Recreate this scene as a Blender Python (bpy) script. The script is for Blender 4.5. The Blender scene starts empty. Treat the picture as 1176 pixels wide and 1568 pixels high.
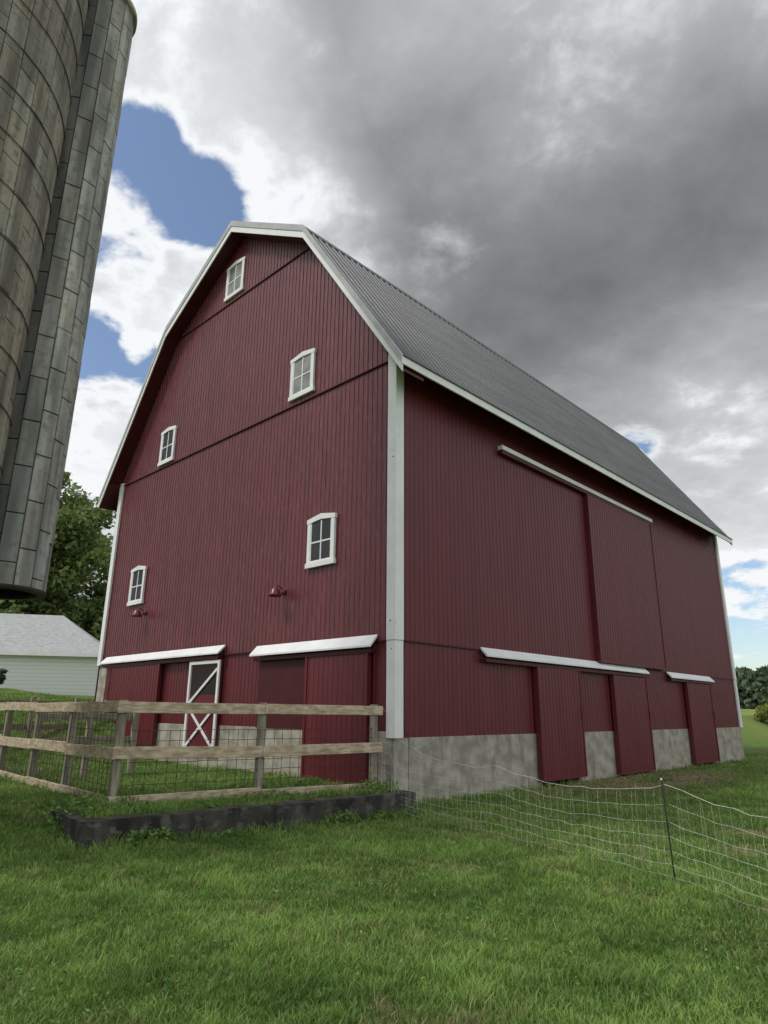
import bpy, numpy as np, random
from math import *
from mathutils import Matrix, Vector
random.seed(3); rng=np.random.default_rng(5)
sc=bpy.context.scene
# ------------------------------------------------------------------ frames
A=.7663; C=np.array([.2297,12.4834])
UG=np.array([-cos(A),sin(A)]); VS=np.array([sin(A),cos(A)])
W=12.6; L=19.3
P1=np.array([-3.52,8.53]); PD=np.array([.772,.637])/hypot(.772,.637); QD=np.array([-PD[1],PD[0]])
# ------------------------------------------------------------------ noise helpers
_g=np.random.default_rng(11).random((256,256))
def vnoise(x,y):
    xi=np.floor(x).astype(int);yi=np.floor(y).astype(int);fx=x-xi;fy=y-yi
    fx=fx*fx*(3-2*fx);fy=fy*fy*(3-2*fy)
    g=lambda i,j:_g[i%256,j%256]
    return (g(xi,yi)*(1-fx)+g(xi+1,yi)*fx)*(1-fy)+(g(xi,yi+1)*(1-fx)+g(xi+1,yi+1)*fx)*fy
def fbm(x,y,o=4):
    s=0;a=.5
    for i in range(o): s=s+a*vnoise(x*2**i+17*i,y*2**i+31*i);a*=.5
    return s/(1-.5**o)
def sm(x): x=np.clip(x,0,1);return x*x*(3-2*x)
def to_pq(x,y): return (x-P1[0])*PD[0]+(y-P1[1])*PD[1],(x-P1[0])*QD[0]+(y-P1[1])*QD[1]
def to_uv(x,y): return (x-C[0])*UG[0]+(y-C[1])*UG[1],(x-C[0])*VS[0]+(y-C[1])*VS[1]
def height(x,y):
    x=np.asarray(x,float);y=np.asarray(y,float)
    p,q=to_pq(x,y);u,v=to_uv(x,y)
    outside=sm((q+.1)/1.7)
    inside=(q>.1).astype(float)
    S=np.where(p<.1,outside,np.where(p<5.3,inside,0))
    h=-1.6+.3*S
    bank=1.5*sm((u-8)/5)+.95*sm((u-12)/26)
    bank=np.where(v>-30,bank,bank*.4)
    h=h+bank*np.where(p<5.3,1,np.where(u>0,1,0))
    far=np.hypot(x,y)
    h=h+(fbm(x*.35,y*.35,3)-.5)*.07*np.clip(far/10,.3,1)
    h=h+np.clip((far-60)/400,0,1)*(fbm(x*.006+3,y*.006,2)-.45)*6
    return h
def dirtmask(x,y):
    u,v=to_uv(x,y)
    n=fbm(x*1.3,y*1.3,4)
    d=sm(1.35-np.hypot((u+1.1)/1.5,(v-8.2)/5.6))*sm((n-.26)*5)
    for cx,cy,r in((3.1,9.0,.4),(4.4,8.9,.5),(5.2,10.2,.6),(3.9,10.4,.35),(2.3,6.9,.25),(2.9,7.9,.3)):
        d=np.maximum(d,.8*sm(1.2-np.hypot(x-cx,y-cy)/r)*sm((n-.3)*4))
    d=np.maximum(d,sm((fbm(x*2.1+9,y*2.1,3)-.66)*9)*.6)
    return d
# ------------------------------------------------------------------ material helpers
def newmat(n):
    m=bpy.data.materials.new(n);m.use_nodes=True
    return m,m.node_tree,m.node_tree.nodes['Principled BSDF']
def N(nt,t,**k):
    n=nt.nodes.new(t)
    for a,b in k.items(): setattr(n,a,b)
    return n
def noisemat(name,c1,c2,scale=(3,3,3),ns=1.,detail=6,rough=.6,lo=.35,hi=.65,bump=0,bscale=40,metal=0,c3=None,s3=(1,1,1),n3=1.,l3=.5,h3=.7,spec=.5,m3=1.):
    m,nt,b=newmat(name)
    tc=N(nt,'ShaderNodeTexCoord');mp=N(nt,'ShaderNodeMapping');mp.inputs['Scale'].default_value=scale
    nt.links.new(tc.outputs['Object'],mp.inputs[0])
    no=N(nt,'ShaderNodeTexNoise');no.inputs['Scale'].default_value=ns;no.inputs['Detail'].default_value=detail
    nt.links.new(mp.outputs[0],no.inputs[0])
    r=N(nt,'ShaderNodeValToRGB');r.color_ramp.elements[0].position=lo;r.color_ramp.elements[1].position=hi
    r.color_ramp.elements[0].color=(*c1,1);r.color_ramp.elements[1].color=(*c2,1)
    nt.links.new(no.outputs['Fac'],r.inputs[0]);out=r.outputs[0]
    if c3:
        mp3=N(nt,'ShaderNodeMapping');mp3.inputs['Scale'].default_value=s3
        nt.links.new(tc.outputs['Object'],mp3.inputs[0])
        n2=N(nt,'ShaderNodeTexNoise');n2.inputs['Scale'].default_value=n3;n2.inputs['Detail'].default_value=5
        nt.links.new(mp3.outputs[0],n2.inputs[0])
        mr=N(nt,'ShaderNodeMapRange');mr.inputs['From Min'].default_value=l3;mr.inputs['From Max'].default_value=h3;mr.inputs['To Max'].default_value=m3
        nt.links.new(n2.outputs['Fac'],mr.inputs[0])
        mx=N(nt,'ShaderNodeMix',data_type='RGBA');nt.links.new(mr.outputs[0],mx.inputs[0]);nt.links.new(out,mx.inputs[6]);mx.inputs[7].default_value=(*c3,1)
        out=mx.outputs[2]
    nt.links.new(out,b.inputs['Base Color'])
    b.inputs['Roughness'].default_value=rough;b.inputs['Metallic'].default_value=metal;b.inputs['Specular IOR Level'].default_value=spec
    if bump:
        n4=N(nt,'ShaderNodeTexNoise');n4.inputs['Scale'].default_value=bscale;n4.inputs['Detail'].default_value=6
        nt.links.new(mp.outputs[0],n4.inputs[0])
        bp=N(nt,'ShaderNodeBump');bp.inputs['Strength'].default_value=bump;bp.inputs['Distance'].default_value=.02
        nt.links.new(n4.outputs['Fac'],bp.inputs['Height']);nt.links.new(bp.outputs[0],b.inputs['Normal'])
    return m
RED=noisemat('red_siding',(.112,.016,.0225),(.136,.02,.0275),scale=(3,3,.4),ns=1.,rough=.4,c3=(.15,.034,.039),s3=(6,6,.9),n3=2.,l3=.55,h3=.9,bump=.12,bscale=3,spec=.4)
REDG=noisemat('red_gable_siding',(.112,.0175,.0235),(.146,.0235,.0295),scale=(3,3,.4),ns=1.,rough=.36,c3=(.23,.08,.08),s3=(10,10,1.3),n3=2.6,l3=.52,h3=.82,bump=.7,bscale=4,spec=.55)
REDD=noisemat('red_door_panel',(.11,.015,.022),(.135,.019,.027),scale=(4,4,.6),ns=1.,rough=.45,spec=.35)
REDT=noisemat('dark_red_flashing',(.06,.009,.012),(.08,.012,.015),rough=.5,spec=.3)
WHITE=noisemat('white_painted_trim',(.76,.77,.78),(.85,.86,.87),scale=(2,2,2),rough=.5,c3=(.64,.64,.62),s3=(5,5,5),n3=2,l3=.62,h3=.9)
GREYT=noisemat('light_grey_metal_trim',(.36,.37,.38),(.46,.47,.48),rough=.4,metal=.1)
ROOF=noisemat('grey_metal_roof',(.083,.088,.093),(.118,.123,.13),scale=(.4,3,3),ns=1.,rough=.5,metal=.1,c3=(.065,.066,.07),s3=(.6,4,4),n3=1.5,l3=.5,h3=.8,spec=.4)
CONC=noisemat('foundation_concrete',(.27,.245,.20),(.45,.42,.36),scale=(1.5,1.5,2.5),ns=1.5,detail=10,rough=.9,c3=(.19,.165,.13),s3=(2,2,.6),n3=2,l3=.52,h3=.75,bump=.6,bscale=18)
CURB=noisemat('stained_concrete',(.016,.015,.013),(.075,.07,.06),scale=(3,3,1.2),ns=1.4,detail=10,rough=.95,c3=(.2,.19,.165),s3=(3,3,5),n3=2,l3=.55,h3=.75,bump=.8,bscale=14,m3=.7)
GLASS=noisemat('window_glass',(.008,.009,.01),(.02,.022,.024),scale=(2,2,2),rough=.1,spec=.4)
GLASSP=noisemat('pale_grey_window_glass',(.16,.17,.165),(.3,.31,.3),scale=(3,3,3),rough=.12,spec=.7)  # paler grey base colour for two of the gable panes
WOOD=noisemat('new_timber',(.40,.31,.205),(.62,.52,.385),scale=(5,5,9),ns=1.2,detail=10,rough=.85,c3=(.28,.22,.15),s3=(2,2,14),n3=2.5,l3=.48,h3=.7,bump=.4,bscale=12)
WOODP=noisemat('weathered_post',(.18,.16,.125),(.36,.32,.25),scale=(8,8,1.2),ns=2,detail=10,rough=.9,bump=.5,bscale=12)
WIRE=noisemat('rusty_wire',(.03,.024,.02),(.07,.058,.048),rough=.7,metal=.0)
STRAND=noisemat('white_poly_wire',(.55,.57,.5),(.75,.77,.7),rough=.7)
BLACK=noisemat('black_post',(.012,.012,.012),(.03,.03,.03),rough=.5)
DARK=noisemat('dark_opening',(.012,.008,.008),(.022,.014,.014),rough=.9)
# ------------------------------------------------------------------ mesh helpers
def link(o,parent=None):
    sc.collection.objects.link(o)
    if parent: o.parent=parent
    return o
def empty(n,loc=(0,0,0),rz=0):
    o=bpy.data.objects.new(n,None);o.location=loc;o.rotation_euler=(0,0,rz);return link(o)
def mesh(name,v,f,mat,parent=None,smooth=False):
    me=bpy.data.meshes.new(name);me.from_pydata([tuple(map(float,q)) for q in v],[],f);me.update()
    o=bpy.data.objects.new(name,me);me.materials.append(mat)
    if smooth: me.polygons.foreach_set('use_smooth',[True]*len(me.polygons))
    return link(o,parent)
BF=[(0,3,2,1),(4,5,6,7),(0,1,5,4),(1,2,6,5),(2,3,7,6),(3,0,4,7)]
def boxverts(lo,hi):
    (a,b,c),(d,e,f)=lo,hi
    return [(a,b,c),(d,b,c),(d,e,c),(a,e,c),(a,b,f),(d,b,f),(d,e,f),(a,e,f)]
def boxes(name,lst,mat,parent=None,bevel=0):
    v=[];f=[]
    for lo,hi in lst:
        lo2=[min(x,y) for x,y in zip(lo,hi)];hi2=[max(x,y) for x,y in zip(lo,hi)]
        n=len(v);v+=boxverts(lo2,hi2);f+=[tuple(i+n for i in q) for q in BF]
    o=mesh(name,v,f,mat,parent)
    if bevel:
        m=o.modifiers.new('b','BEVEL');m.width=bevel;m.segments=2
    return o
def beams(name,segs,w,h,mat,parent=None,bevel=0,up=(0,0,1)):
    v=[];f=[]
    for s in segs:
        a,b=Vector(s[0]),Vector(s[1]);ww=s[2] if len(s)>2 else w;hh=s[3] if len(s)>3 else h
        d=(b-a).normalized();U=Vector(up)
        if abs(d.dot(U))>.97:U=Vector((PD[0],PD[1],0))
        sd=d.cross(U).normalized();uu=sd.cross(d).normalized()
        n=len(v)
        for P in(a,b):
            for i,j in((-1,-1),(1,-1),(1,1),(-1,1)): v.append(P+sd*i*ww/2+uu*j*hh/2)
        f+=[tuple(n+i for i in q) for q in[(0,1,2,3),(7,6,5,4),(0,4,5,1),(1,5,6,2),(2,6,7,3),(3,7,4,0)]]
    o=mesh(name,v,f,mat,parent)
    if bevel: m=o.modifiers.new('b','BEVEL');m.width=bevel;m.segments=1
    return o
def tubes(name,segs,r,mat,parent=None,k=4):
    v=[];f=[]
    for s in segs:
        a,b=Vector(s[0]),Vector(s[1]);r0=s[2] if len(s)>2 else r;r1=s[3] if len(s)>3 else r0
        d=(b-a).normalized();U=Vector((0,0,1)) if abs(d.z)<.9 else Vector((1,0,0))
        x=d.cross(U).normalized();y=d.cross(x);n=len(v)
        for P,rr in((a,r0),(b,r1)):
            for i in range(k):
                t=2*pi*i/k;v.append(P+(x*cos(t)+y*sin(t))*rr)
        for i in range(k): j=(i+1)%k;f.append((n+i,n+j,n+k+j,n+k+i))
    return mesh(name,v,f,mat,parent,smooth=k>5)
# ------------------------------------------------------------------ BARN
barn=empty('red_barn',(C[0],C[1],0),pi/2-A)
PATH=[(-.58,6.76),(2.83,11.8),(6.3,13.94),(9.77,11.8),(13.18,6.76)]
def rooftop(u):
    return np.interp(u,[p[0] for p in PATH],[p[1] for p in PATH])
PITCH=.145
def positions(a0,a1,pitch,rw=.013,h=.018,extra=()):
    pts=[(a0,0)];k=ceil(a0/pitch)
    while k*pitch<a1-.03:
        a=k*pitch
        if a>a0+.03: pts+=[(a-rw,0),(a-rw*.5,h),(a+rw*.5,h),(a+rw,0)]
        k+=1
    pts.append((a1,0))
    for e in extra:
        if a0<e<a1 and all(abs(e-p[0])>.03 for p in pts): pts.append((e,0))
    return sorted(pts)
def siding(name,plane,a0,a1,zb,zt,off,sign=-1,pitch=PITCH,mat=RED,extra=(),h=.010):
    P=positions(a0,a1,pitch,h=h,extra=extra);v=[];f=[]
    for a,d in P:
        dd=off+sign*d
        t=zt(a) if callable(zt) else zt
        if plane=='g': v+=[(dd,a,zb),(dd,a,t)]
        else: v+=[(a,dd,zb),(a,dd,t)]
    for i in range(len(P)-1): f.append((2*i,2*i+2,2*i+3,2*i+1))
    return mesh(name,v,f,mat,barn)
under=lambda u: float(rooftop(u))-.2
kn=(2.83,6.3,9.77)
siding('gable_siding_lower','g',0,12.05,-.36,1.30,.045)
siding('gable_siding_middle','g',0,W,1.28,7.17,.03,mat=REDG,h=.012)
siding('gable_siding_upper','g',0,W,7.15,lambda u:min(under(u),11.6),.015,extra=kn+(2.83,9.77,2.9,9.7,3.0,9.6),mat=REDG,h=.012)
siding('gable_siding_top','g',2.7,9.9,11.58,lambda u:max(under(u),11.58),0.0,extra=kn,mat=REDG,h=.012)
siding('side_siding_lower','s',0,L,-.46,1.30,.03)
siding('side_siding_upper','s',0,L,1.28,7.35,.01)
siding('rear_siding','g',0,W,-.4,lambda u:under(u),L,sign=1,extra=kn)
siding('far_side_siding','s',0,L,-.4,7.35,W,sign=1)
boxes('seam_flashing',[((-.012,0.17,1.266),(.04,12.43,1.294)),((-.018,.17,7.145),(.03,12.43,7.17)),((-.024,2.95,11.57),(.02,9.65,11.595)),
   ((.17,-.012,1.266),(L-.17,.02,1.294))],REDT,barn)
boxes('inner_liner',[((.1,.1,-.3),(L-.1,W-.1,6.9))],DARK,barn)
tw=.19
ct=[]
for z0,z1,o in((-.46,1.27,.0),(1.275,7.32,.012)):
    ct+=[((-.035-o,-.035-o,z0),(0.02,tw,z1)),((.021,-.035-o,z0),(tw,.0,z1))]
ct+=[((-.045,W-tw,1.275),(.02,W+.035,7.25)),((L-tw,-.04,-.46),(L+.03,.02,1.27)),((L-tw,-.05,1.275),(L+.03,.02,7.1)),((L-.02,.025,-.46),(L+.03,tw,7.1))]
boxes('corner_trim',ct,WHITE,barn,bevel=.004)
boxes('trim_bolts',[((-.055,.02,4.9),(-.04,.045,4.925)),((-.055,.07,1.62),(-.04,.095,1.645)),((-.04,.05,1.1),(-.03,.07,1.12))],BLACK,barn)
boxes('foundation',[((.02,.03,-2.6),(.4,W-.03,-.355)),((.41,.02,-2.6),(L-.03,.4,-.455)),((.03,12.05,-.354),(.4,W-.03,1.27)),((.41,W-.4,-2.6),(L-.03,W-.03,-.4)),((L-.4,.41,-2.6),(L-.031,W-.41,-.4))],CONC,barn,bevel=.01)
def roofseg(name,p,q,v0,v1,off=0):
    P=positions(v0,v1,.225,rw=.022,h=.024);v=[];f=[]
    d=np.array([q[0]-p[0],q[1]-p[1]]);d/=np.hypot(*d);n=np.array([-d[1],d[0]])
    if n[1]<0:n=-n
    for a,hh in P:
        for s in(p,q): v.append((a,s[0]+n[0]*(hh+off),s[1]+n[1]*(hh+off)))
    m=len(v)
    for a,hh in P:
        for s in(p,q): v.append((a,s[0]-n[0]*.05,s[1]-n[1]*.05))
    k=len(P)
    for i in range(k-1):
        f.append((2*i,2*i+1,2*i+3,2*i+2));f.append((m+2*i,m+2*i+2,m+2*i+3,m+2*i+1))
        f.append((2*i,2*i+2,m+2*i+2,m+2*i));f.append((2*i+1,m+2*i+1,m+2*i+3,2*i+3))
    f.append((0,m,m+1,1));e=2*(k-1);f.append((e,e+1,m+e+1,m+e))
    return mesh(name,v,f,ROOF,barn)
V0,V1=-.447,19.36
for i in range(4): roofseg('roof_slope_%d'%(i+1),PATH[i],PATH[i+1],V0+.03,V1-.03)
for i,(u,z) in enumerate(PATH[1:4]):
    mesh('roof_cap_%d'%(i+1),[(V0,u-.12,rooftop(u-.12)+.04),(V1,u-.12,rooftop(u-.12)+.04),(V0,u,z+.055),(V1,u,z+.055),(V0,u+.12,rooftop(u+.12)+.04),(V1,u+.12,rooftop(u+.12)+.04)],[(0,1,3,2),(2,3,5,4)],ROOF,barn)
def band(name,va,vb,t0,t1,mat,inset=0):
    v=[];f=[]
    for (u,z) in PATH:
        for vv in(va,vb):
            for t in(t0,t1): v.append((vv,u,z+t))
    for i in range(4):
        a=4*i;b=4*i+4
        f+=[(a,b,b+1,a+1),(a+2,a+3,b+3,b+2),(a+1,b+1,b+3,a+3),(a,a+2,b+2,b)]
    f+=[(0,1,3,2),(16,18,19,17)]
    return mesh(name,v,f,mat,barn)
band('rake_trim_upper',V0-.03,V0+.02,-.13,.06,GREYT)
band('rake_trim_lower',V0-.01,V0+.02,-.32,-.131,WHITE)
band('rake_trim_rear',V1-.02,V1+.03,-.25,.07,WHITE)
band('rake_soffit',V0+.021,.2,-.3,-.25,REDT)
for s,(u,sg) in enumerate(((-.58,1),(13.18,-1))):
    boxes('eave_fascia_%d'%(s+1),[((V0-.02,u-.02*sg,6.60),(V1+.02,u+.015*sg,6.765)),],WHITE,barn)
    boxes('eave_gutter_edge_%d'%(s+1),[((V0,u-.05*sg,6.77),(V1,u+.06*sg,6.79))],ROOF,barn)
    mesh('eave_soffit_%d'%(s+1),[(V0+.03,u+.02*sg,6.62),(V1-.03,u+.02*sg,6.62),(V1-.03,u+.62*sg,7.2),(V0+.03,u+.62*sg,7.2)],[(0,1,2,3)],REDT,barn)
def window(i,u0,u1,z0,z1,glass):
    w=empty('gable_window_%d'%i);w.parent=barn
    t=.1;um=(u0+u1)/2;ap=z1+.13;x0,x1=-.05,.01
    bb=[((x0,u0,z0),(x1,u0+t,z1)),((x0,u1-t,z0),(x1,u1,z1)),((x0-.012,u0-.03,z0-.06),(x1,u1+.03,z0+.05))]
    bb+=[((x0+.015,um-.018,z0+.051),(x1,um+.018,z1-.02)),((x0+.014,u0+t+.001,(z0+z1)/2-.018),(x1,u1-t-.001,(z0+z1)/2+.018))]
    bb+=[((x0+.01,u0+t+.001,z0+.051),(x1,u0+t+.03,z1-.03)),((x0+.01,u1-t-.03,z0+.051),(x1,u1-t-.001,z1-.03)),((x0+.012,u0+t+.031,z0+.052),(x1,u1-t-.031,z0+.09))]
    boxes('frame',bb,WHITE,w,bevel=.004)
    v=[];x2=x0-.006
    for x in(x2,x1): v+=[(x,u0-.02,z1-.05),(x,um,z1+.0),(x,u1+.02,z1-.05),(x,u1+.02,z1+.05),(x,um,ap),(x,u0-.02,z1+.05)]
    mesh('head',v,[(0,1,4,5),(1,2,3,4),(6,11,10,7),(7,10,9,8),(0,6,7,1),(1,7,8,2),(2,8,9,3),(3,9,10,4),(4,10,11,5),(5,11,6,0)],WHITE,w)
    mesh('glass',[(-.024,u0+.05,z0),(-.024,u1-.05,z0),(-.024,u1-.05,z1),(-.024,um,z1+.05),(-.024,u0+.05,z1)],[(0,1,2,3,4)],glass,w)
window(1,6.09,7.0,11.8,12.82,GLASSP);window(2,2.67,3.56,7.36,8.38,GLASSP);window(3,9.2,10.06,7.3,8.32,GLASS)
window(4,1.74,2.63,3.03,4.02,GLASS);window(5,10.14,11.02,3.04,4.04,GLASS)
REDL=noisemat('red_enamel',(.12,.018,.022),(.16,.025,.03),rough=.35)
def lathe(name,prof,c,mat,parent,k=20):
    v=[];f=[]
    for r,z in prof:
        for i in range(k):v.append((c[0]+r*cos(2*pi*i/k),c[1]+r*sin(2*pi*i/k),c[2]+z))
    for j in range(len(prof)-1):
        for i in range(k):
            a=j*k+i;b=j*k+(i+1)%k;f.append((a,b,b+k,a+k))
    return mesh(name,v,f,mat,parent,smooth=True)
for i,(u,z) in enumerate(((3.42,2.6),(9.92,2.72))):
    g=empty('barn_light_%d'%(i+1));g.parent=barn
    pts=[(0,0,-.05),(-.08,0,.03),(-.15,0,.07),(-.22,0,.06),(-.25,0,.0)]
    pts=[(a,u+b,z+c) for a,b,c in pts]
    tubes('arm',list(zip(pts[:-1],pts[1:])),.014,REDL,g,k=6)
    lathe('shade',[(.02,.03),(.06,.02),(.09,-.02),(.11,-.07),(.14,-.13),(.15,-.17),(.14,-.17),(.0,-.06)],(-.25,u,z),REDL,g)
    lathe('wall_plate',[(0,.06),(.05,.06),(.06,.0),(.05,-.06),(0,-.06)],(-.01,u,z-.05),REDL,g,k=10)
def hood(name,plane,a0,a1,z,z1=None,d=.2,h=.2):
    z1=z if z1 is None else z1
    sec=[(.0,h*.55),(-d,-h*.45),(-d,-h*.45-.035),(-d+.02,-h*.45-.035),(.0,h*.55-.05)]
    v=[];k=len(sec)
    for a,zz in((a0,z),(a1,z1)):
        for x,y in sec: v.append((x,a,zz+y) if plane=='g' else (a,x,zz+y))
    f=[(i,(i+1)%k,k+(i+1)%k,k+i) for i in range(k)]+[tuple(range(k)),tuple(range(2*k-1,k-1,-1))]
    return mesh(name,v,f,WHITE,barn)
hood('track_hood_gable_1','g',5.62,12.09,1.41,h=.19);hood('track_hood_gable_2','g',.46,4.32,1.29,h=.21)
hood('track_hood_side_1','s',2.68,10.92,1.24,h=.17,d=.17);hood('track_hood_side_2','s',12.62,16.46,1.2,h=.17,d=.17)
boxes('upper_track_cover',[((3.66,-.14,6.14),(12.5,.0,6.25))],WHITE,barn)
boxes('upper_track_rail',[((3.66,-.12,6.04),(12.5,.0,6.135))],REDT,barn)
boxes('lower_track_rail',[((2.7,-.13,1.02),(10.9,.0,1.09)),((12.65,-.13,1.0),(16.4,.0,1.07)),((-.13,5.7,1.18),(0,12.0,1.26)),((-.13,.52,1.06),(0,4.25,1.13))],REDT,barn)
def sdoor(name,v0,v1,z0,z1,th=.09,off=-.03,pitch=PITCH):
    g=empty(name);g.parent=barn
    boxes('slab',[((v0,off-th+.02,z0),(v1,off,z1))],REDD,g)
    P=positions(v0,v1,pitch,h=.01);v=[];f=[]
    for a,d in P: v+=[(a,off-th-d,z0),(a,off-th-d,z1)]
    for i in range(len(P)-1): f.append((2*i,2*i+2,2*i+3,2*i+1))
    mesh('ribbed_face',v,f,RED,g)
    boxes('edge_trim',[((v0-.015,off-th-.02,z0),(v0+.04,off+.001,z1)),((v1-.04,off-th-.02,z0),(v1+.015,off+.001,z1)),((v0+.051,off-th-.018,z0),(v1-.051,off+.0005,z0+.05))],REDD,g)
    return g
sdoor('haymow_sliding_door',7.95,12.35,1.31,6.05)
d1=sdoor('stable_door_1',4.72,6.72,-1.47,1.03);d2=sdoor('stable_door_2',8.6,10.75,-1.54,1.0);d3=sdoor('stable_door_3',13.92,16.1,-1.52,.98)
for d,v in((d1,6.6),(d2,10.62),(d3,16.0)):
    tubes('handle',[((v,-.14,-.15),(v,-.18,-.12)),((v,-.18,-.12),(v,-.18,.06)),((v,-.18,.06),(v,-.14,.09))],.012,REDT,d,k=6)
boxes('door_opening',[((4.9,.0,-1.65),(6.6,.03,-.455)),((8.8,.0,-1.65),(10.6,.03,-.455)),((14.1,.0,-1.65),(15.9,.03,-.455))],DARK,barn)
def gdoor(name,u0,u1,z0,z1,off=-.02,th=.08):
    g=empty(name);g.parent=barn
    boxes('slab',[((off-th+.02,u0,z0),(off,u1,z1))],REDD,g)
    P=positions(u0,u1,PITCH,h=.01);v=[];f=[]
    for a,d in P: v+=[(off-th-d,a,z0),(off-th-d,a,z1)]
    for i in range(len(P)-1): f.append((2*i,2*i+2,2*i+3,2*i+1))
    mesh('ribbed_face',v,f,RED,g)
    boxes('edge_trim',[((off-th-.02,u0-.015,z0),(off+.001,u0+.05,z1)),((off-th-.02,u1-.05,z0),(off+.001,u1+.015,z1))],REDD,g)
gdoor('gable_sliding_door_1',.62,2.42,-1.3,1.08);gdoor('gable_sliding_door_2',8.55,11.5,-.9,1.2)
boxes('stall_opening',[((.0,2.43,-.36),(.03,4.2,1.05))],REDT,barn)
g=empty('dutch_door');g.parent=barn
u0,u1,z0,z1=5.66,7.03,-.95,1.16
boxes('slab',[((-.06,u0,z0),(.0,u1,z1))],REDD,g)
boxes('upper_opening',[((-.064,u0+.12,.35),(-.061,u1-.12,z1-.12))],DARK,g)
boxes('white_frame',[((-.1,u0,z0),(-.05,u0+.08,z1)),((-.1,u1-.08,z0),(-.05,u1,z1)),((-.098,u0+.08,z1-.08),(-.05,u1-.08,z1)),((-.098,u0+.08,.05),(-.05,u1-.08,.13)),((-.098,u0+.08,z0),(-.05,u1-.08,z0+.08))],WHITE,g)
beams('brace',[((-.085,u0+.1,.95),(-.085,u1-.1,.15)),((-.085,u0+.1,.05),(-.085,u1-.1,z0+.1)),((-.0865,u0+.1,z0+.1),(-.0865,u1-.1,.05))],.02,.065,WHITE,g)
# ------------------------------------------------------------------ retaining curb
def pq(p,q,z): 
    w=P1+PD*p+QD*q;return (w[0],w[1],z)
def pqbox(p0,p1,q0,q1,z0,z1):
    return [pq(p0,q0,z0),pq(p1,q0,z0),pq(p1,q1,z0),pq(p0,q1,z0),pq(p0,q0,z1),pq(p1,q0,z1),pq(p1,q1,z1),pq(p0,q1,z1)]
v=[];f=[]
for b in((0,5.3,0,.24,-2.1,-1.285),(0,.22,.2405,1.5,-2.1,-1.29),(5.08,5.3,.2405,.75,-2.1,-1.29)):
    n=len(v);v+=pqbox(*b);f+=[tuple(i+n for i in q) for q in BF]
cw=mesh('concrete_retaining_wall',v,f,CURB)
import bmesh
bm=bmesh.new();bm.from_mesh(cw.data);bmesh.ops.subdivide_edges(bm,edges=[e for e in bm.edges if e.calc_length()>1],cuts=60,use_grid_fill=True)
for vv in bm.verts:
    n=vnoise(np.array([vv.co.x*5+vv.co.z*7]),np.array([vv.co.y*5]))[0]-.5
    vv.co.x+=n*.025;vv.co.y-=n*.025;vv.co.z+=(vnoise(np.array([vv.co.x*3.+50]),np.array([vv.co.y*3.]))[0]-.5)*.03
bm.to_mesh(cw.data);bm.free()
# ------------------------------------------------------------------ timber pen fence
fence=empty('timber_pen_fence')
FA=np.array([-.1,12.62]);FB=np.array([-3.83,10.21]);FL=np.array([-9.3,16.05])
def fseg(a,b,posts,zt,rails=((.02,.16),(-.62,.17),(-1.27,.16)),offside=1):
    d=(b-a)/np.hypot(*(b-a));n=np.array([d[1],-d[0]])*offside
    R=[]
    for zr,hh in rails:
        aa=a-d*.08+n*.075;bb=b+d*.08+n*.075
        k=len(posts)-1
        for i in range(k):
            t0,t1=posts[i],posts[i+1]
            p0=aa+(bb-aa)*(0 if i==0 else t0);p1=aa+(bb-aa)*(1 if i==k-1 else t1)
            R.append(((p0[0],p0[1],zr+zt+random.uniform(-.02,.02)),(p1[0]-d[0]*.006,p1[1]-d[1]*.006,zr+zt+random.uniform(-.02,.02)),.038,hh))
    return R
rails=fseg(FA,FB,[0,.5,1],0,offside=-1)+fseg(FB,FL,[0,.24,.46,.7,1],0,offside=-1)
beams('rails',rails,.04,.14,WOOD,fence,bevel=.006)
P=[]
def post(xy,top=.09,w=.11):
    z=float(height(xy[0],xy[1]));P.append(((xy[0],xy[1],z-.3),(xy[0]+random.uniform(-.01,.01),xy[1],top+random.uniform(-.01,.03)),w,w))
for t in(.015,.5,1.0): post(FA+(FB-FA)*t,top=.12)
for t in(.24,.46,.7,1): post(FB+(FL-FB)*t)
BK0=FL;BK1=C+UG*11.2+VS*(-.15)
IN0=FB+(FL-FB)*.46
IN1=C+UG*5.4+VS*(-2.2)
for t in(.35,.7,.97): post(BK0+(BK1-BK0)*t,top=.25)
beams('back_rails',fseg(BK0,BK1,[0,.35,.7,1],.1,rails=((.0,.14),(-.55,.14)),offside=-1),.04,.14,WOODP,fence,bevel=.005)
beams('inner_rails',fseg(IN0+np.array([.12,.05]),IN1,[0,.5,1],0.0,rails=((-.15,.14),(-.6,.14)),offside=-1),.04,.14,WOODP,fence,bevel=.005)
post(IN1,top=-.02);post((IN0+IN1)/2,top=-.02)
beams('posts',P,.1,.1,WOODP,fence,bevel=.008)
S=[]
for a,b in((FA,FB),(FB,FL)):
    d=(b-a);Ln=np.hypot(*d);d=d/Ln;n=np.array([d[1],-d[0]])*-.05
    nn=int(Ln/.155)
    for i in range(nn+1):
        p=a+d*(i*.155)+n
        S.append(((p[0],p[1],-1.25),(p[0]+random.uniform(-.01,.01),p[1],-.3 if (a is FA) else -.0)))
    for z in(-1.2,-1.05,-.9,-.75,-.6,-.45,-.3)+(()if a is FA else(-.15,-.02)):
        for i in range(0,nn,3):
            p=a+d*(i*.155)+n;q=a+d*(min(i+3,nn)*.155)+n
            S.append(((p[0],p[1],z+random.uniform(-.008,.008)),(q[0],q[1],z+random.uniform(-.008,.008))))
tubes('wire_mesh',S,.0042,WIRE,fence,k=4)
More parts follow.
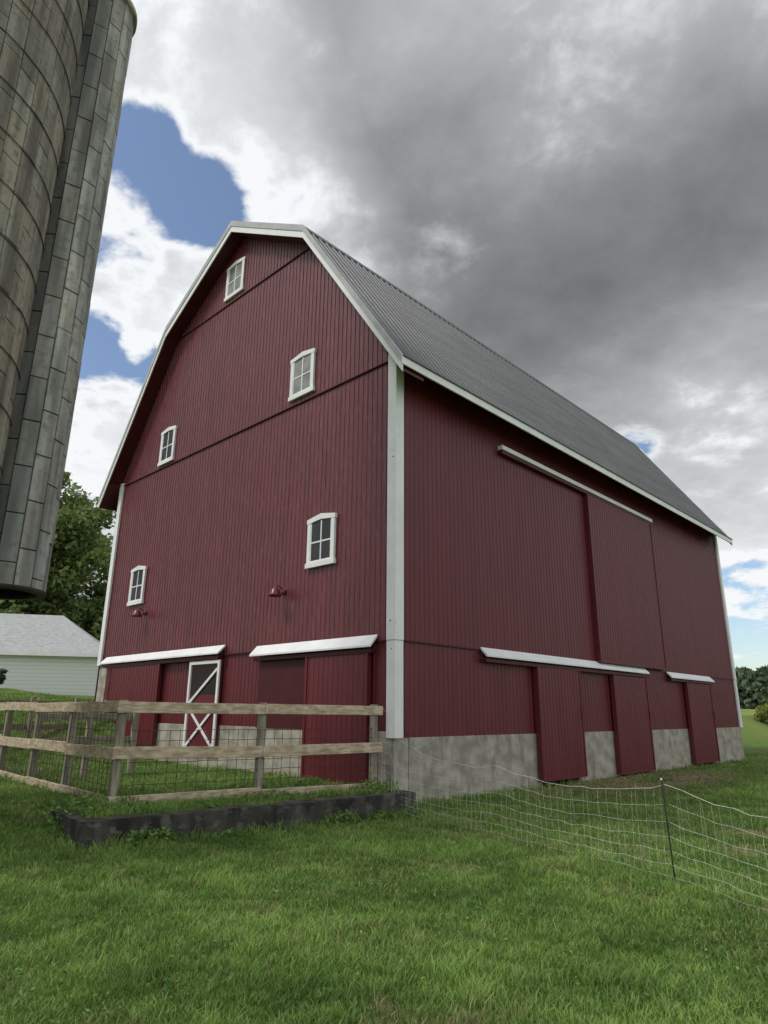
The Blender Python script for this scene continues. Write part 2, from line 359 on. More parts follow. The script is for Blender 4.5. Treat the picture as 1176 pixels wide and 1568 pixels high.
# ------------------------------------------------------------------ electric netting
net=empty('electric_netting_fence')
NP=[np.array([-.06,12.25]),np.array([1.55,9.7]),np.array([2.89,7.26]),np.array([3.75,4.4]),np.array([4.2,1.5])]
S=[];PS=[]
hs=[.06,.17,.29,.42,.56,.72,.9]
for k in range(4):
    a,b=NP[k],NP[k+1];n=14
    for hgt in hs:
        prev=None
        for i in range(n+1):
            t=i/n;p=a+(b-a)*t;sag=.13*4*t*(1-t)*(hgt/.9)
            z=float(height(p[0],p[1]))+hgt-sag+random.uniform(-.012,.012)
            if k==0: z+=.5*(1-t)**1.5*(hgt/.9)*(1 if hgt>.8 else .3)
            q=(p[0]+random.uniform(-.02,.02),p[1],z)
            if prev: S.append((prev,q,.0022 if hgt>.8 else .0013))
            prev=q
    for i in range(1,2*n):
        t=i/(2*n);p=a+(b-a)*t;z=float(height(p[0],p[1]));s=.13*4*t*(1-t)
        S.append(((p[0],p[1],z+.04),(p[0]+random.uniform(-.04,.04),p[1]+random.uniform(-.03,.03),z+.88-s),.0009))
tubes('strands',S,.0015,STRAND,net,k=3)
for i in(2,4):
    p=NP[i];z=float(height(*p));PS.append(((p[0],p[1],z-.15),(p[0]-.03,p[1]+.02,z+1.0),.008))
tubes('posts',PS,.008,BLACK,net,k=8)
z=float(height(*NP[2]))
tubes('post_tip',[((NP[2][0]-.029,NP[2][1]+.02,z+.95),(NP[2][0]-.031,NP[2][1]+.02,z+.97),.010)],.01,WHITE,net,k=8)
# ------------------------------------------------------------------ silo
def stavemat(name,c1,c2,dark):
    m,nt,b=newmat(name)
    at=N(nt,'ShaderNodeAttribute',attribute_name='Col')
    tc=N(nt,'ShaderNodeTexCoord');mp=N(nt,'ShaderNodeMapping');mp.inputs['Scale'].default_value=(3,3,.3);nt.links.new(tc.outputs['Object'],mp.inputs[0])
    no=N(nt,'ShaderNodeTexNoise');no.inputs['Scale'].default_value=1.6;no.inputs['Detail'].default_value=10;nt.links.new(mp.outputs[0],no.inputs[0])
    r=N(nt,'ShaderNodeValToRGB');r.color_ramp.elements[0].position=.38;r.color_ramp.elements[1].position=.62
    r.color_ramp.elements[0].color=(*c1,1);r.color_ramp.elements[1].color=(*c2,1);nt.links.new(no.outputs['Fac'],r.inputs[0])
    mx=N(nt,'ShaderNodeMix',data_type='RGBA',blend_type='MULTIPLY');mx.inputs[0].default_value=1
    nt.links.new(r.outputs[0],mx.inputs[6]);nt.links.new(at.outputs['Color'],mx.inputs[7])
    n2=N(nt,'ShaderNodeTexNoise');n2.inputs['Scale'].default_value=9;n2.inputs['Detail'].default_value=9;nt.links.new(tc.outputs['Object'],n2.inputs[0])
    mr=N(nt,'ShaderNodeMapRange');mr.inputs['From Min'].default_value=.5;mr.inputs['From Max'].default_value=.72;mr.inputs['To Max'].default_value=.7;nt.links.new(n2.outputs['Fac'],mr.inputs[0])
    m2=N(nt,'ShaderNodeMix',data_type='RGBA');nt.links.new(mr.outputs[0],m2.inputs[0]);nt.links.new(mx.outputs[2],m2.inputs[6]);m2.inputs[7].default_value=(*dark,1)
    nt.links.new(m2.outputs[2],b.inputs['Base Color']);b.inputs['Roughness'].default_value=.92
    bp=N(nt,'ShaderNodeBump');bp.inputs['Strength'].default_value=.6;bp.inputs['Distance'].default_value=.012;nt.links.new(n2.outputs['Fac'],bp.inputs['Height']);nt.links.new(bp.outputs[0],b.inputs['Normal'])
    return m
SM=stavemat('silo_stave_concrete',(.17,.155,.13),(.36,.335,.285),(.11,.1,.085))
SC=stavemat('chute_stave_concrete',(.21,.208,.192),(.48,.475,.44),(.15,.148,.137))
def staves(name,c,R,z0,z1,cols,rowh,mat,parent,a0=0,a1=2*pi,g=.009,dep=.02,shade=None,jump=0,lo_=.7):
    v=[];f=[];col=[]
    da=(a1-a0)/cols
    for i in range(cols):
        zz=z0-(rowh*[0,.55,.25,.8][i%4])
        while zz<z1:
            lo=max(zz,z0);hi=min(zz+rowh,z1);zz+=rowh
            if hi-lo<.03:continue
            A0=a0+i*da;A1=A0+da;gi=g/R
            rr=R+random.uniform(-jump,jump)
            n=len(v)
            for (ga,gz,r) in((0,0,R-dep),(gi,g,rr)):
                for a,z in((A0+ga,lo+gz),(A1-ga,lo+gz),(A1-ga,hi-gz),(A0+ga,hi-gz)):
                    v.append((c[0]+r*cos(a),c[1]+r*sin(a),z))
            f+=[(n+4,n+5,n+6,n+7)]+[(n+j,n+(j+1)%4,n+4+(j+1)%4,n+4+j) for j in range(4)]
            s=random.uniform(lo_,1.1)*(shade((A0+A1)/2,(lo+hi)/2) if shade else 1)
            w=random.uniform(-.05,.05)
            col+=[(s*.2,s*.18,s*.16,1)]*4+[(s*(1+w),s,s*(1-w),1)]*4
    o=mesh(name,v,f,mat,parent)
    ca=o.data.color_attributes.new('Col','FLOAT_COLOR','POINT');ca.data.foreach_set('color',np.array(col,dtype=np.float32).ravel())
    return o
silo=empty('concrete_silo')
SCx,SCy=-7.42,8.12;SR=2.1
staves('main_staves',(SCx,SCy),SR,-1.6,16.3,42,.76,SM,silo,jump=.004)
def ring(name,c,R,zs,r,mat,parent,a0=0,a1=2*pi,n=72):
    S=[]
    for z in zs:
        for i in range(n):
            t0=a0+(a1-a0)*i/n;t1=a0+(a1-a0)*(i+1)/n
            S.append(((c[0]+R*cos(t0),c[1]+R*sin(t0),z),(c[0]+R*cos(t1),c[1]+R*sin(t1),z)))
    return tubes(name,S,r,mat,parent,k=4)
ring('steel_hoops',(SCx,SCy),SR+.012,[-1.3+.76*i for i in range(23)],.009,WIRE,silo)
S=[]
for i in range(23):
    a=.55+.35*(i%3);z=-1.3+.76*i
    S.append(((SCx+(SR+.03)*cos(a-.04),SCy+(SR+.03)*sin(a-.04),z),(SCx+(SR+.03)*cos(a+.04),SCy+(SR+.03)*sin(a+.04),z),.03))
tubes('hoop_lugs',S,.03,WIRE,silo,k=6)
lathe('dome_roof',[(2.2,0),(2.15,.15),(1.9,.9),(1.3,1.6),(.6,2.0),(0,2.1)],(SCx,SCy,16.3),GREYT,silo,k=48)
CHx,CHy=-5.62,9.66;CR=.6
base=atan2(CHy-SCy,CHx-SCx)
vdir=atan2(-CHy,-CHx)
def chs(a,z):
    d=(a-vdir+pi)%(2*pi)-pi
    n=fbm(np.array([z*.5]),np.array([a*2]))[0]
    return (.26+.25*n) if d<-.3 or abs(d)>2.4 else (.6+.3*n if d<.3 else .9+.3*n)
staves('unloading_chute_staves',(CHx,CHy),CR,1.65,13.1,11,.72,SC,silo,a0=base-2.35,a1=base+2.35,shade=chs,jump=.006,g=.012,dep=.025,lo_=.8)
lathe('chute_inner',[(CR-.07,1.66),(CR-.07,13.05)],(CHx,CHy,0),DARK,silo,k=40)
lathe('chute_rim',[(CR-.08,13.04),(CR+.05,13.04),(CR+.05,13.16),(CR-.08,13.16)],(CHx,CHy,0),CONC,silo,k=40)
lathe('chute_base_ring',[(CR-.1,1.6),(CR+.01,1.6),(CR+.01,1.66)],(CHx,CHy,0),WIRE,silo,k=40)
tubes('conduit',[((CHx-.42,CHy-.56,1.8),(CHx-.42,CHy-.56,13),.03)],.03,WIRE,silo,k=8)
# ------------------------------------------------------------------ garage
gar=empty('white_garage')
E=np.array([-16.8,42.]);gd=np.array([-.975,-.22]);gb=np.array([-.22,.975])
def G(s,t,z): w=E+gd*s+gb*t;return (w[0],w[1],z)
SIDE,nt,b=newmat('white_lap_siding')
tc=N(nt,'ShaderNodeTexCoord');wv=N(nt,'ShaderNodeTexWave',wave_type='BANDS',bands_direction='Z',wave_profile='SAW');wv.inputs['Scale'].default_value=1.4;nt.links.new(tc.outputs['Object'],wv.inputs[0])
r=N(nt,'ShaderNodeValToRGB');r.color_ramp.elements[0].color=(.55,.57,.58,1);r.color_ramp.elements[1].color=(.8,.82,.83,1);r.color_ramp.elements[1].position=.2;nt.links.new(wv.outputs[0],r.inputs[0]);nt.links.new(r.outputs[0],b.inputs['Base Color'])
bp=N(nt,'ShaderNodeBump');bp.inputs['Distance'].default_value=.03;nt.links.new(wv.outputs[0],bp.inputs['Height']);nt.links.new(bp.outputs[0],b.inputs['Normal'])
SHG=noisemat('grey_shingles',(.27,.29,.29),(.42,.44,.44),scale=(2,2,14),ns=2,rough=.9)
gz=3.25
mesh('walls',[G(.4,.4,0),G(18,.4,0),G(18,7.6,0),G(.4,7.6,0),G(.4,.4,gz),G(18,.4,gz),G(18,7.6,gz),G(.4,7.6,gz)],BF,SIDE,gar)
mesh('roof',[G(0,0,gz),G(18.4,0,gz),G(18.4,8,gz),G(0,8,gz),G(4,4,6.0),G(14.4,4,6.0)],[(0,1,5,4),(1,2,5),(2,3,4,5),(3,0,4),(0,3,2,1)],SHG,gar)
mesh('eave_fascia',[G(-.02,-.02,gz-.2),G(18.42,-.02,gz-.2),G(18.42,.05,gz-.2),G(-.02,.05,gz-.2),G(-.02,-.02,gz+.03),G(18.42,-.02,gz+.03),G(18.42,.05,gz+.03),G(-.02,.05,gz+.03)],BF,WHITE,gar)
# ------------------------------------------------------------------ vegetation
def colmat(name,trans=.25,rough=.6):
    m,nt,b=newmat(name)
    at=N(nt,'ShaderNodeAttribute',attribute_name='Col');nt.links.new(at.outputs['Color'],b.inputs['Base Color'])
    b.inputs['Roughness'].default_value=rough;b.inputs['Specular IOR Level'].default_value=.25
    if trans:
        tr=N(nt,'ShaderNodeBsdfTranslucent');nt.links.new(at.outputs['Color'],tr.inputs[0])
        mx=N(nt,'ShaderNodeMixShader');mx.inputs[0].default_value=trans
        out=nt.nodes['Material Output'];nt.links.new(b.outputs[0],mx.inputs[1]);nt.links.new(tr.outputs[0],mx.inputs[2]);nt.links.new(mx.outputs[0],out.inputs[0])
    return m
LEAF=colmat('leaf_foliage',trans=.3);BARK=noisemat('bark',(.05,.04,.03),(.12,.1,.08),scale=(6,6,1),rough=.95)
def bulkmesh(name,V,F4,col,mat,parent=None):
    me=bpy.data.meshes.new(name);nv=len(V);k=F4.shape[1];nf=len(F4)
    me.vertices.add(nv);me.vertices.foreach_set('co',V.astype(np.float32).ravel())
    me.loops.add(nf*k);me.loops.foreach_set('vertex_index',F4.astype(np.int32).ravel())
    me.polygons.add(nf);me.polygons.foreach_set('loop_start',np.arange(0,nf*k,k,dtype=np.int32));
    me.update(calc_edges=True)
    ca=me.color_attributes.new('Col','FLOAT_COLOR','POINT');ca.data.foreach_set('color',col.astype(np.float32).ravel())
    me.materials.append(mat);o=bpy.data.objects.new(name,me);return link(o,parent)
def leaves(centers,cols,size):
    n=len(centers)
    a=rng.normal(size=(n,3));a/=np.linalg.norm(a,axis=1)[:,None]
    b=rng.normal(size=(n,3));b-=a*(a*b).sum(1)[:,None];b/=np.linalg.norm(b,axis=1)[:,None]
    s=(size*rng.uniform(.5,1.2,n))[:,None]
    V=np.stack([centers-a*s,centers+b*s*.55,centers+a*s,centers-b*s*.55],1).reshape(-1,3)
    F=np.arange(4*n).reshape(-1,4)
    c=np.repeat(np.concatenate([cols,np.ones((n,1))],1),4,axis=0)
    return V,F,c
def tree(name,x,y,z,H,Rc,nclump,nleaf,size,c0=(.075,.115,.035),c1=(.28,.36,.12),trunkfrac=.25,r0=.4,cs=.27):
    T=empty(name)
    segs=[]
    cz=z+H*(trunkfrac+(1-trunkfrac)/2);hz=H*(1-trunkfrac)/2
    prev=(x,y,z-.3);rr=r0
    for i in range(1,7):
        q=(x+random.uniform(-.3,.3),y+random.uniform(-.3,.3),z+H*.8*i/6);segs.append((prev,q,rr,rr*.78));rr*=.78;prev=q
    CC=[];
    for i in range(nclump):
        while True:
            d=rng.normal(size=3);d/=np.linalg.norm(d);r=rng.random()**.45
            p=np.array([x,y,cz])+d*r*np.array([Rc,Rc,hz])*(.75+.3*rng.random())
            if p[2]>z+H*trunkfrac*.6:break
        CC.append(p)
        if i%3==0:
            t=rng.uniform(.25,.8);s=(x,y,z+H*.8*t*.8);m=((s[0]+p[0])/2,(s[1]+p[1])/2,(s[2]+p[2])/2+.4)
            segs+=[(s,m,.12*r0/.4,.08*r0/.4),(m,tuple(p),.08*r0/.4,.02*r0/.4)]
    tubes('trunk_and_limbs',segs,.1,BARK,T,k=8)
    CC=np.array(CC);ci=rng.integers(0,nclump,nleaf);cr=rng.uniform(.6,1.25,nclump)*Rc*cs
    off=rng.normal(size=(nleaf,3));off/=np.linalg.norm(off,axis=1)[:,None];off*=(rng.random(nleaf)**.5)[:,None]*cr[ci][:,None]
    off[:,2]*=.75
    P=CC[ci]+off
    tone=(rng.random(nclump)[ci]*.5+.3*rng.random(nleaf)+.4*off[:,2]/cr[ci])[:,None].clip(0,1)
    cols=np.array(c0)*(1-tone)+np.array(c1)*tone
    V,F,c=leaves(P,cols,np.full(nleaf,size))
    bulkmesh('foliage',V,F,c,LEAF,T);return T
tree('broadleaf_tree',-29.2,56,1.,19.6,7.6,100,36000,.27,trunkfrac=.14)
tree('broadleaf_tree',-38.5,58,1.,15,7,60,20000,.27,trunkfrac=.15)
tree('broadleaf_tree',-22.5,60,1.,12.5,5.5,60,18000,.26,trunkfrac=.12)
tree('broadleaf_tree',-32,53,1.,10.5,5.5,50,16000,.25,trunkfrac=.08,c0=(.06,.09,.03),c1=(.18,.24,.08))
tree('shrub',-18.9,33.5,.9,1.0,.6,14,1500,.08,c0=(.05,.07,.03),c1=(.12,.15,.06),trunkfrac=.05,r0=.03)
tree('shrub',-20.3,33.0,.9,1.5,.7,14,1500,.08,c0=(.06,.09,.04),c1=(.12,.15,.08),trunkfrac=.05,r0=.03)
def treeline(name,pts,H,depth,n,size,c0,c1):
    P=[];cols=[]
    for k in range(n):
        i=rng.integers(0,len(pts)-1);t=rng.random();a=np.array(pts[i]);b=np.array(pts[i+1]);p=a+(b-a)*t
        s=(i+t)*9.
        hh=H*(.55+.6*vnoise(np.array([s]),np.array([.5]))[0])
        zz=rng.random()**.8;w=depth*(1-zz**3)
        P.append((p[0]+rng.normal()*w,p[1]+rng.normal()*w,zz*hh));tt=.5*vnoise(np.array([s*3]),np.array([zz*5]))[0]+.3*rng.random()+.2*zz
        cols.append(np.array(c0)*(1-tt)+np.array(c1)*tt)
    P=np.array(P);P[:,2]+=height(P[:,0],P[:,1])-.3
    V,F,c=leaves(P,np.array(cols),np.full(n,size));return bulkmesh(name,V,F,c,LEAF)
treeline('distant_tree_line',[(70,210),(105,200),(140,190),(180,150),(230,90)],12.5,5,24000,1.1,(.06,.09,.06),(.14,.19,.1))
treeline('distant_tree_line.001',[(-260,160),(-180,190),(-100,210),(-40,220),(70,214)],11.5,5,10000,1.3,(.03,.045,.025),(.07,.095,.045))
tree('shrub',37.3,64,-1.6,3.4,2.4,36,8000,.16,c0=(.11,.125,.03),c1=(.28,.32,.08),trunkfrac=.05,r0=.08)
tree('shrub',42.5,69,-1.6,5.0,3.,36,8000,.16,c0=(.055,.075,.03),c1=(.16,.2,.07),trunkfrac=.05,r0=.08)
# ------------------------------------------------------------------ ground
def axis(mn,mx,step,extra,far):
    a=list(np.arange(mn,mx+1e-6,step))
    s=step
    x=mx
    while x<far: s*=1.12;x+=s;a.append(x)
    s=step;x=mn
    while x>-far: s*=1.12;x-=s;a.append(x)
    a+=extra
    return np.array(sorted(set(np.round(a,4))))
pa=axis(-9,16,.16,[.06,.098,.102,.15,5.298,5.302],1400);qa=axis(-8,12,.16,[.06,.098,.102,.15],1400)
PP,QQ=np.meshgrid(pa,qa,indexing='ij')
X=P1[0]+PD[0]*PP+QD[0]*QQ;Y=P1[1]+PD[1]*PP+QD[1]*QQ
Z=height(X,Y)
ni,nj=X.shape;idx=np.arange(ni*nj).reshape(ni,nj)
F=np.stack([idx[:-1,:-1],idx[1:,:-1],idx[1:,1:],idx[:-1,1:]],-1).reshape(-1,4)
dm=dirtmask(X,Y).ravel();far=np.clip((np.hypot(X,Y).ravel()-45)/60,0,1)
GM,nt,b=newmat('lawn_soil')
at=N(nt,'ShaderNodeAttribute',attribute_name='Col');sp=N(nt,'ShaderNodeSeparateColor');nt.links.new(at.outputs['Color'],sp.inputs[0])
geo=N(nt,'ShaderNodeNewGeometry')
def nz(s,d=8):
    n=N(nt,'ShaderNodeTexNoise');n.inputs['Scale'].default_value=s;n.inputs['Detail'].default_value=d;nt.links.new(geo.outputs['Position'],n.inputs[0]);return n
def ramp(n,c1,c2,a=.35,bb=.65):
    r=N(nt,'ShaderNodeValToRGB');r.color_ramp.elements[0].position=a;r.color_ramp.elements[1].position=bb;r.color_ramp.elements[0].color=(*c1,1);r.color_ramp.elements[1].color=(*c2,1);nt.links.new(n.outputs['Fac'],r.inputs[0]);return r
def mix(fac,a,c):
    m=N(nt,'ShaderNodeMix',data_type='RGBA');nt.links.new(fac,m.inputs[0]);nt.links.new(a,m.inputs[6]);nt.links.new(c,m.inputs[7]);return m.outputs[2]
g1=ramp(nz(6),(.06,.105,.022),(.13,.2,.045));g2=ramp(nz(.08),(.14,.19,.05),(.26,.28,.095))
dr=ramp(nz(9),(.09,.065,.04),(.3,.235,.15))
c=mix(sp.outputs[1],g1.outputs[0],g2.outputs[0]);c=mix(sp.outputs[0],c,dr.outputs[0])
nt.links.new(c,b.inputs['Base Color']);b.inputs['Roughness'].default_value=1;b.inputs['Specular IOR Level'].default_value=.1
bp=N(nt,'ShaderNodeBump');bp.inputs['Distance'].default_value=.05;nt.links.new(nz(14).outputs['Fac'],bp.inputs['Height']);nt.links.new(bp.outputs[0],b.inputs['Normal'])
bulkmesh('ground',np.stack([X.ravel(),Y.ravel(),Z.ravel()],1),F,np.stack([dm,far,dm*0,dm*0+1],1),GM)
# ------------------------------------------------------------------ grass blades
def blades(name,x,y,hgt,wid,col,parent=None):
    n=len(x);z=height(x,y)-.005
    a=rng.uniform(0,2*pi,n);dx,dy=np.cos(a),np.sin(a)
    la=rng.uniform(0,2*pi,n);lm=hgt*rng.uniform(.15,.95,n);lx,ly=np.cos(la)*lm,np.sin(la)*lm
    w=wid/2
    B=np.stack([x,y,z],1);D=np.stack([dx,dy,0*dx],1);Lv=np.stack([lx,ly,0*lx],1);U=np.array([0,0,1.])
    v0=B-D*w[:,None];v1=B+D*w[:,None]
    M=B+Lv*.3+U*(hgt*.6)[:,None];v2=M+D*(w*.75)[:,None];v3=M-D*(w*.75)[:,None]
    T=B+Lv+U*(hgt*rng.uniform(.85,1.05,n))[:,None];v4=T+D*(w*.12)[:,None];v5=T-D*(w*.12)[:,None]
    V=np.stack([v0,v1,v2,v3,v4,v5],1).reshape(-1,3)
    i=np.arange(n)[:,None]*6
    F=np.concatenate([i+np.array([[0,1,2,3]]),i+np.array([[3,2,4,5]])],0)
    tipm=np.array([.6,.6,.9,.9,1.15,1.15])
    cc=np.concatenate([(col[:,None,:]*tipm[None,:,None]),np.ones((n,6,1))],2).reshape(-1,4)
    return bulkmesh(name,V,F,cc,GRASS,parent)
GRASS=colmat('grass_blade',trans=.3,rough=.5)
NB=440000
rho=3.0*(34/3.0)**rng.random(NB);az=rng.uniform(-.72,.72,NB)
x=rho*np.sin(az);y=rho*np.cos(az)
u,v=to_uv(x,y);p,q=to_pq(x,y)
keep=~((u>-.02)&(v>.0)&(u<W)&(v<L))
keep&=~((p>-.01)&(p<5.31)&(q>-.01)&(q<.25));keep&=~((p>-.01)&(p<.23)&(q>=.2)&(q<.9))
d=dirtmask(x,y);keep&=rng.random(NB)>d*.85
inpen=(p>.2)&(p<5.3)&(q>.25)
keep&=~(inpen&(rng.random(NB)<.3))
x,y,rho,u,v,p,q,d,inpen=[a[keep] for a in(x,y,rho,u,v,p,q,d,inpen)]
n=len(x)
cl=fbm(x*.9,y*.9,4);c2=fbm(x*5+3,y*5,3);c3=fbm(x*2.2+70,y*2.2,3)
tuft=sm((fbm(x*7+13,y*7,2)-.5)*5)
hgt=(.025+.05*c2+.02*rng.random(n)+.025*tuft)*(.65+.6*cl)
edge=np.exp(-np.abs(q+.06)/.12)*((p>-.3)&(p<5.4)) + np.exp(-np.abs(u+.05)/.15)*((v>-.3)&(v<L)&(u<.05))*.8
netd=np.min([np.abs((x-NP[i][0])*(NP[i+1][1]-NP[i][1])-(y-NP[i][1])*(NP[i+1][0]-NP[i][0]))/np.hypot(*(NP[i+1]-NP[i])) for i in range(3)],0)
weed=sm((fbm(x*2.5+40,y*2.5,3)-.52)*6)
hgt+=np.clip(edge,0,1)*.12*rng.random(n)+inpen*.08*weed*rng.random(n)+ .06*(weed*rng.random(n)*(rng.random(n)<.15))+.05*np.exp(-netd/.12)*(y>4)*rng.random(n)
wid=(.005+.0025*rng.random(n))*(np.clip(rho/5,1,9))**.7
t=(1.1*cl+.4*c2+.9*c3+.4*rng.random(n)+.15*tuft-.95).clip(0,1)[:,None]
g0=np.array([.085,.17,.03]);g1_=np.array([.31,.46,.11])
col=g0*(1-t)+g1_*t
bl=rng.random(n)<.15;col[bl]=col[bl]*np.array([.75,.88,1.2])
straw=(rng.random(n)<(.035+.3*d+.12*sm((fbm(x*1.1+80,y*1.1,3)-.5)*5)))
col[straw]=np.array([.44,.39,.2])*rng.uniform(.55,1.1,(straw.sum(),1))
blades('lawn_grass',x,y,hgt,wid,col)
nw=26000
rr=3.2*(16/3.2)**rng.random(nw);aa=rng.uniform(-.7,.7,nw);xw=rr*np.sin(aa);yw=rr*np.cos(aa)
m=fbm(xw*1.6+21,yw*1.6,3);uu,vv_=to_uv(xw,yw);p_,q_=to_pq(xw,yw)
k=(m>.56)&~((uu>-.02)&(vv_>0)&(uu<W))&~((p_>-.05)&(p_<5.35)&(q_>-.05)&(q_<.3))
xa,ya=xw[k],yw[k];za=height(xa,ya)+.02+.035*rng.random(k.sum())
nw=9000
pw=rng.uniform(-.2,5.2,nw);qw=np.where(rng.random(nw)<.4,rng.normal(-.1,.06,nw),rng.uniform(.3,2.0,nw))
nn=vnoise(pw*3.1,qw*1.3+7)
k=nn>.5;pw,qw=pw[k],qw[k];xw=P1[0]+PD[0]*pw+QD[0]*qw;yw=P1[1]+PD[1]*pw+QD[1]*qw
zz=height(xw,yw)+rng.random(len(xw))*.16*(nn[k]-.35)*2
xx=np.concatenate([xw,xa]);yy=np.concatenate([yw,ya]);zz=np.concatenate([zz,za])
tw_=rng.random((len(xx),1));cc=np.array([.075,.15,.035])*(1-tw_)+np.array([.22,.34,.09])*tw_
V,F,c=leaves(np.stack([xx,yy,zz],1),cc,np.concatenate([np.full(len(xw),.035),np.full(len(xa),.016)]));bulkmesh('clover_and_weeds',V,F,c,GRASS)
# ------------------------------------------------------------------ world
w=bpy.data.worlds.new('World');sc.world=w;w.use_nodes=True;nt=w.node_tree;nt.nodes.clear()
SUN_EL=radians(52);SUN_AZ=radians(-112)
sd=Vector((sin(SUN_AZ)*cos(SUN_EL),cos(SUN_AZ)*cos(SUN_EL),sin(SUN_EL)))
sky=N(nt,'ShaderNodeTexSky',sky_type='NISHITA',sun_disc=False,sun_elevation=SUN_EL,sun_rotation=SUN_AZ)
tc=N(nt,'ShaderNodeTexCoord')
nrm=N(nt,'ShaderNodeVectorMath',operation='NORMALIZE');nt.links.new(tc.outputs['Generated'],nrm.inputs[0])
sx=N(nt,'ShaderNodeSeparateXYZ');nt.links.new(nrm.outputs[0],sx.inputs[0])
def M(op,a,b=None,c=None,clamp=False):
    n=N(nt,'ShaderNodeMath',operation=op,use_clamp=clamp)
    for i,q in enumerate((a,b,c)):
        if q is None: continue
        if isinstance(q,(int,float)): n.inputs[i].default_value=q
        else: nt.links.new(q,n.inputs[i])
    return n.outputs[0]
def MR(x,a,b,c=0,d=1,smooth=True):
    n=N(nt,'ShaderNodeMapRange',interpolation_type='SMOOTHSTEP' if smooth else 'LINEAR');nt.links.new(x,n.inputs[0])
    for i,q in zip((1,2,3,4),(a,b,c,d)): n.inputs[i].default_value=q
    return n.outputs[0]
zc=M('ADD',M('MAXIMUM',sx.outputs[2],0.0),.25)
cb=N(nt,'ShaderNodeCombineXYZ');nt.links.new(M('DIVIDE',sx.outputs[0],zc),cb.inputs[0]);nt.links.new(M('DIVIDE',sx.outputs[1],zc),cb.inputs[1])
def WN(scale,detail,rough,off=(0,0,0),dist=0):
    mp=N(nt,'ShaderNodeMapping');mp.inputs['Location'].default_value=off;nt.links.new(cb.outputs[0],mp.inputs[0])
    n=N(nt,'ShaderNodeTexNoise');n.inputs['Scale'].default_value=scale;n.inputs['Detail'].default_value=detail;n.inputs['Roughness'].default_value=rough;n.inputs['Distortion'].default_value=dist
    nt.links.new(mp.outputs[0],n.inputs[0]);return n.outputs['Fac']
def blob(d,r0,r1):
    v=Vector(d).normalized();n=N(nt,'ShaderNodeVectorMath',operation='DOT_PRODUCT');nt.links.new(nrm.outputs[0],n.inputs[0]);n.inputs[1].default_value=v
    return MR(n.outputs['Value'],cos(radians(r1)),cos(radians(r0)))
def px(X,Y):
    r=(X-588)/1016.7;u_=-(Y-784)/1016.7;return (r,.9578-u_*.2875,.2875+u_*.9578)
n1=WN(2.2,9,.55,(3.1,1.7,0));n2=WN(1.2,4,.45,(9,2,0),.4);n3=WN(7.,8,.6,(1,5,2),.2)
def mx_(*a):
    o=a[0]
    for q in a[1:]: o=M('MAXIMUM',o,q)
    return o
blue=mx_(blob(px(265,310),0,6),blob(px(205,265),0,6),blob(px(150,420),0,9),blob(px(140,560),0,9),blob(px(85,620),0,9))
puff=mx_(blob(px(225,430),1,7),blob(px(120,700),1,7),blob(px(175,330),0,4),blob(px(205,530),0,2))
blue=M('SUBTRACT',blue,M('MULTIPLY',puff,.75))
blue=M('MAXIMUM',blue,M('MULTIPLY',blob(px(1160,985),1,9),.7))
blue=M('MAXIMUM',blue,M('MULTIPLY',blob(px(965,675),0,3),.9))
dark=mx_(blob(px(850,330),2,21),blob(px(1100,470),2,22),M('MULTIPLY',blob(px(620,230),2,16),.4))
light=mx_(blob(px(270,230),1,17),blob(px(140,600),2,18),M('MULTIPLY',blob(px(1130,730),1,19),1.15),M('MULTIPLY',blob(px(800,20),2,17),.65),M('MULTIPLY',blob(px(480,320),1,10),.4))
back_fill=MR(sx.outputs[1],.35,-.5)  # unseen clouds behind the camera, made brighter to add fill light
dens=M('ADD',n1,M('MULTIPLY',M('SUBTRACT',n3,.5),.55))
dens=M('ADD',dens,.14);dens=M('SUBTRACT',dens,M('MULTIPLY',blue,.32));dens=M('ADD',dens,M('MULTIPLY',dark,.12))
cover=MR(dens,.42,.53)
shade=M('ADD',M('MULTIPLY',MR(dens,.46,.66),.3),M('MULTIPLY',M('SUBTRACT',n2,.5),.85))
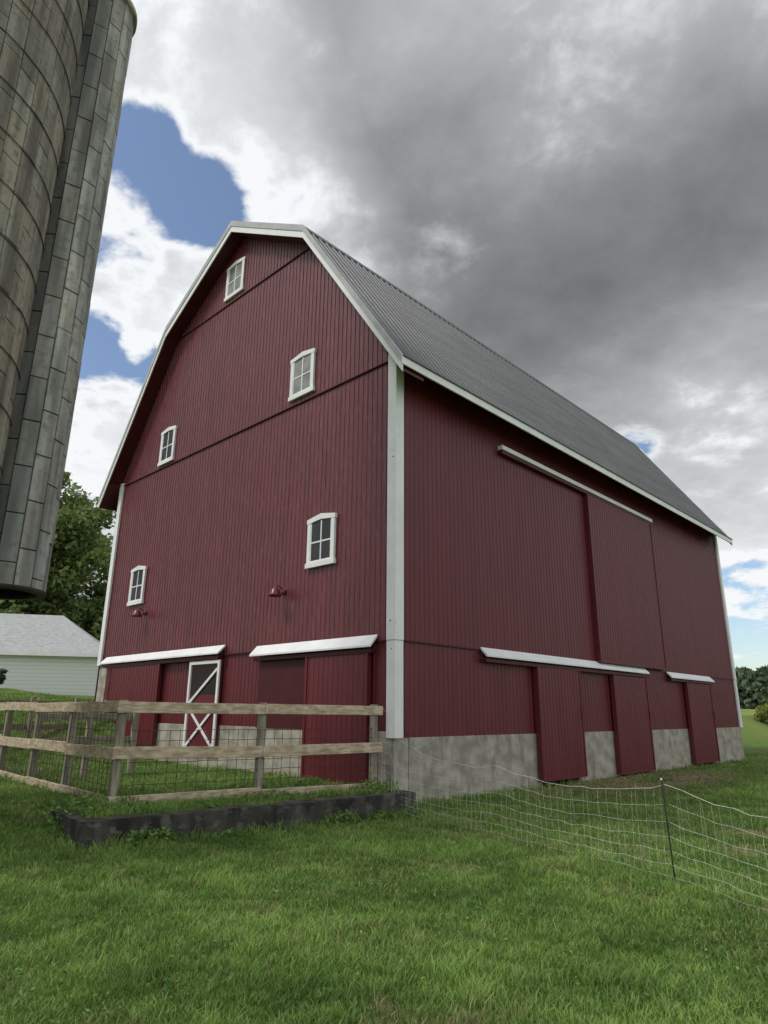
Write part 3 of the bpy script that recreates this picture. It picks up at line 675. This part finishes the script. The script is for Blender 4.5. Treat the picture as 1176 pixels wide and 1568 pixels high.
shade=M('ADD',shade,.1)
shade=M('ADD',shade,M('MULTIPLY',dark,.34));shade=M('SUBTRACT',shade,M('MULTIPLY',light,.36))
shade=M('SUBTRACT',shade,M('MULTIPLY',back_fill,.4))
shade=M('ADD',shade,M('MULTIPLY',M('SUBTRACT',n3,.5),.38))
shade=M('ADD',shade,M('MULTIPLY',M('SUBTRACT',n1,.5),.6))
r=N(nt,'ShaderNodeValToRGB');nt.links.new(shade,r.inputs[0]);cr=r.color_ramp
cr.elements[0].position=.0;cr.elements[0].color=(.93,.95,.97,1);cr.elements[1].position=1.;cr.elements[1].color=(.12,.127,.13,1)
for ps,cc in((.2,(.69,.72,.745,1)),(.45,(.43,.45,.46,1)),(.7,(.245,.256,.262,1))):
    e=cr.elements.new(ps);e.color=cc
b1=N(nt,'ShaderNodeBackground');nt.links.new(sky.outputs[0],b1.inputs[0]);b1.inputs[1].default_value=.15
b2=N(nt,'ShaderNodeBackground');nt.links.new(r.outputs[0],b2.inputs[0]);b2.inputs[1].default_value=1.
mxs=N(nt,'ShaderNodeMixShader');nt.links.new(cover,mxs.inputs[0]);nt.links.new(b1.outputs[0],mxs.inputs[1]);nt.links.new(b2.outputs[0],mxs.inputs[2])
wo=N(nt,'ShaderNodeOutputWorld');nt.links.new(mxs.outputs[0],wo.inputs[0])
sl=bpy.data.lights.new('sun','SUN');sl.energy=2.0;sl.angle=radians(10);sl.color=(1,.96,.9)
so=bpy.data.objects.new('sun',sl);link(so);so.rotation_euler=sd.to_track_quat('Z','Y').to_euler();so.location=(-20,-10,40)
cam=bpy.data.cameras.new('camera');cam.sensor_fit='VERTICAL';cam.sensor_height=24;cam.lens=24*1016.7/1568;cam.clip_end=4000;cam.clip_start=.05
co=bpy.data.objects.new('camera',cam);link(co);co.matrix_world=Matrix.Rotation(pi/2+.2916,4,'X')@Matrix.Rotation(.0092,4,'Z')
sc.camera=co
sc.view_settings.view_transform='Standard';sc.view_settings.look='None';sc.view_settings.exposure=0
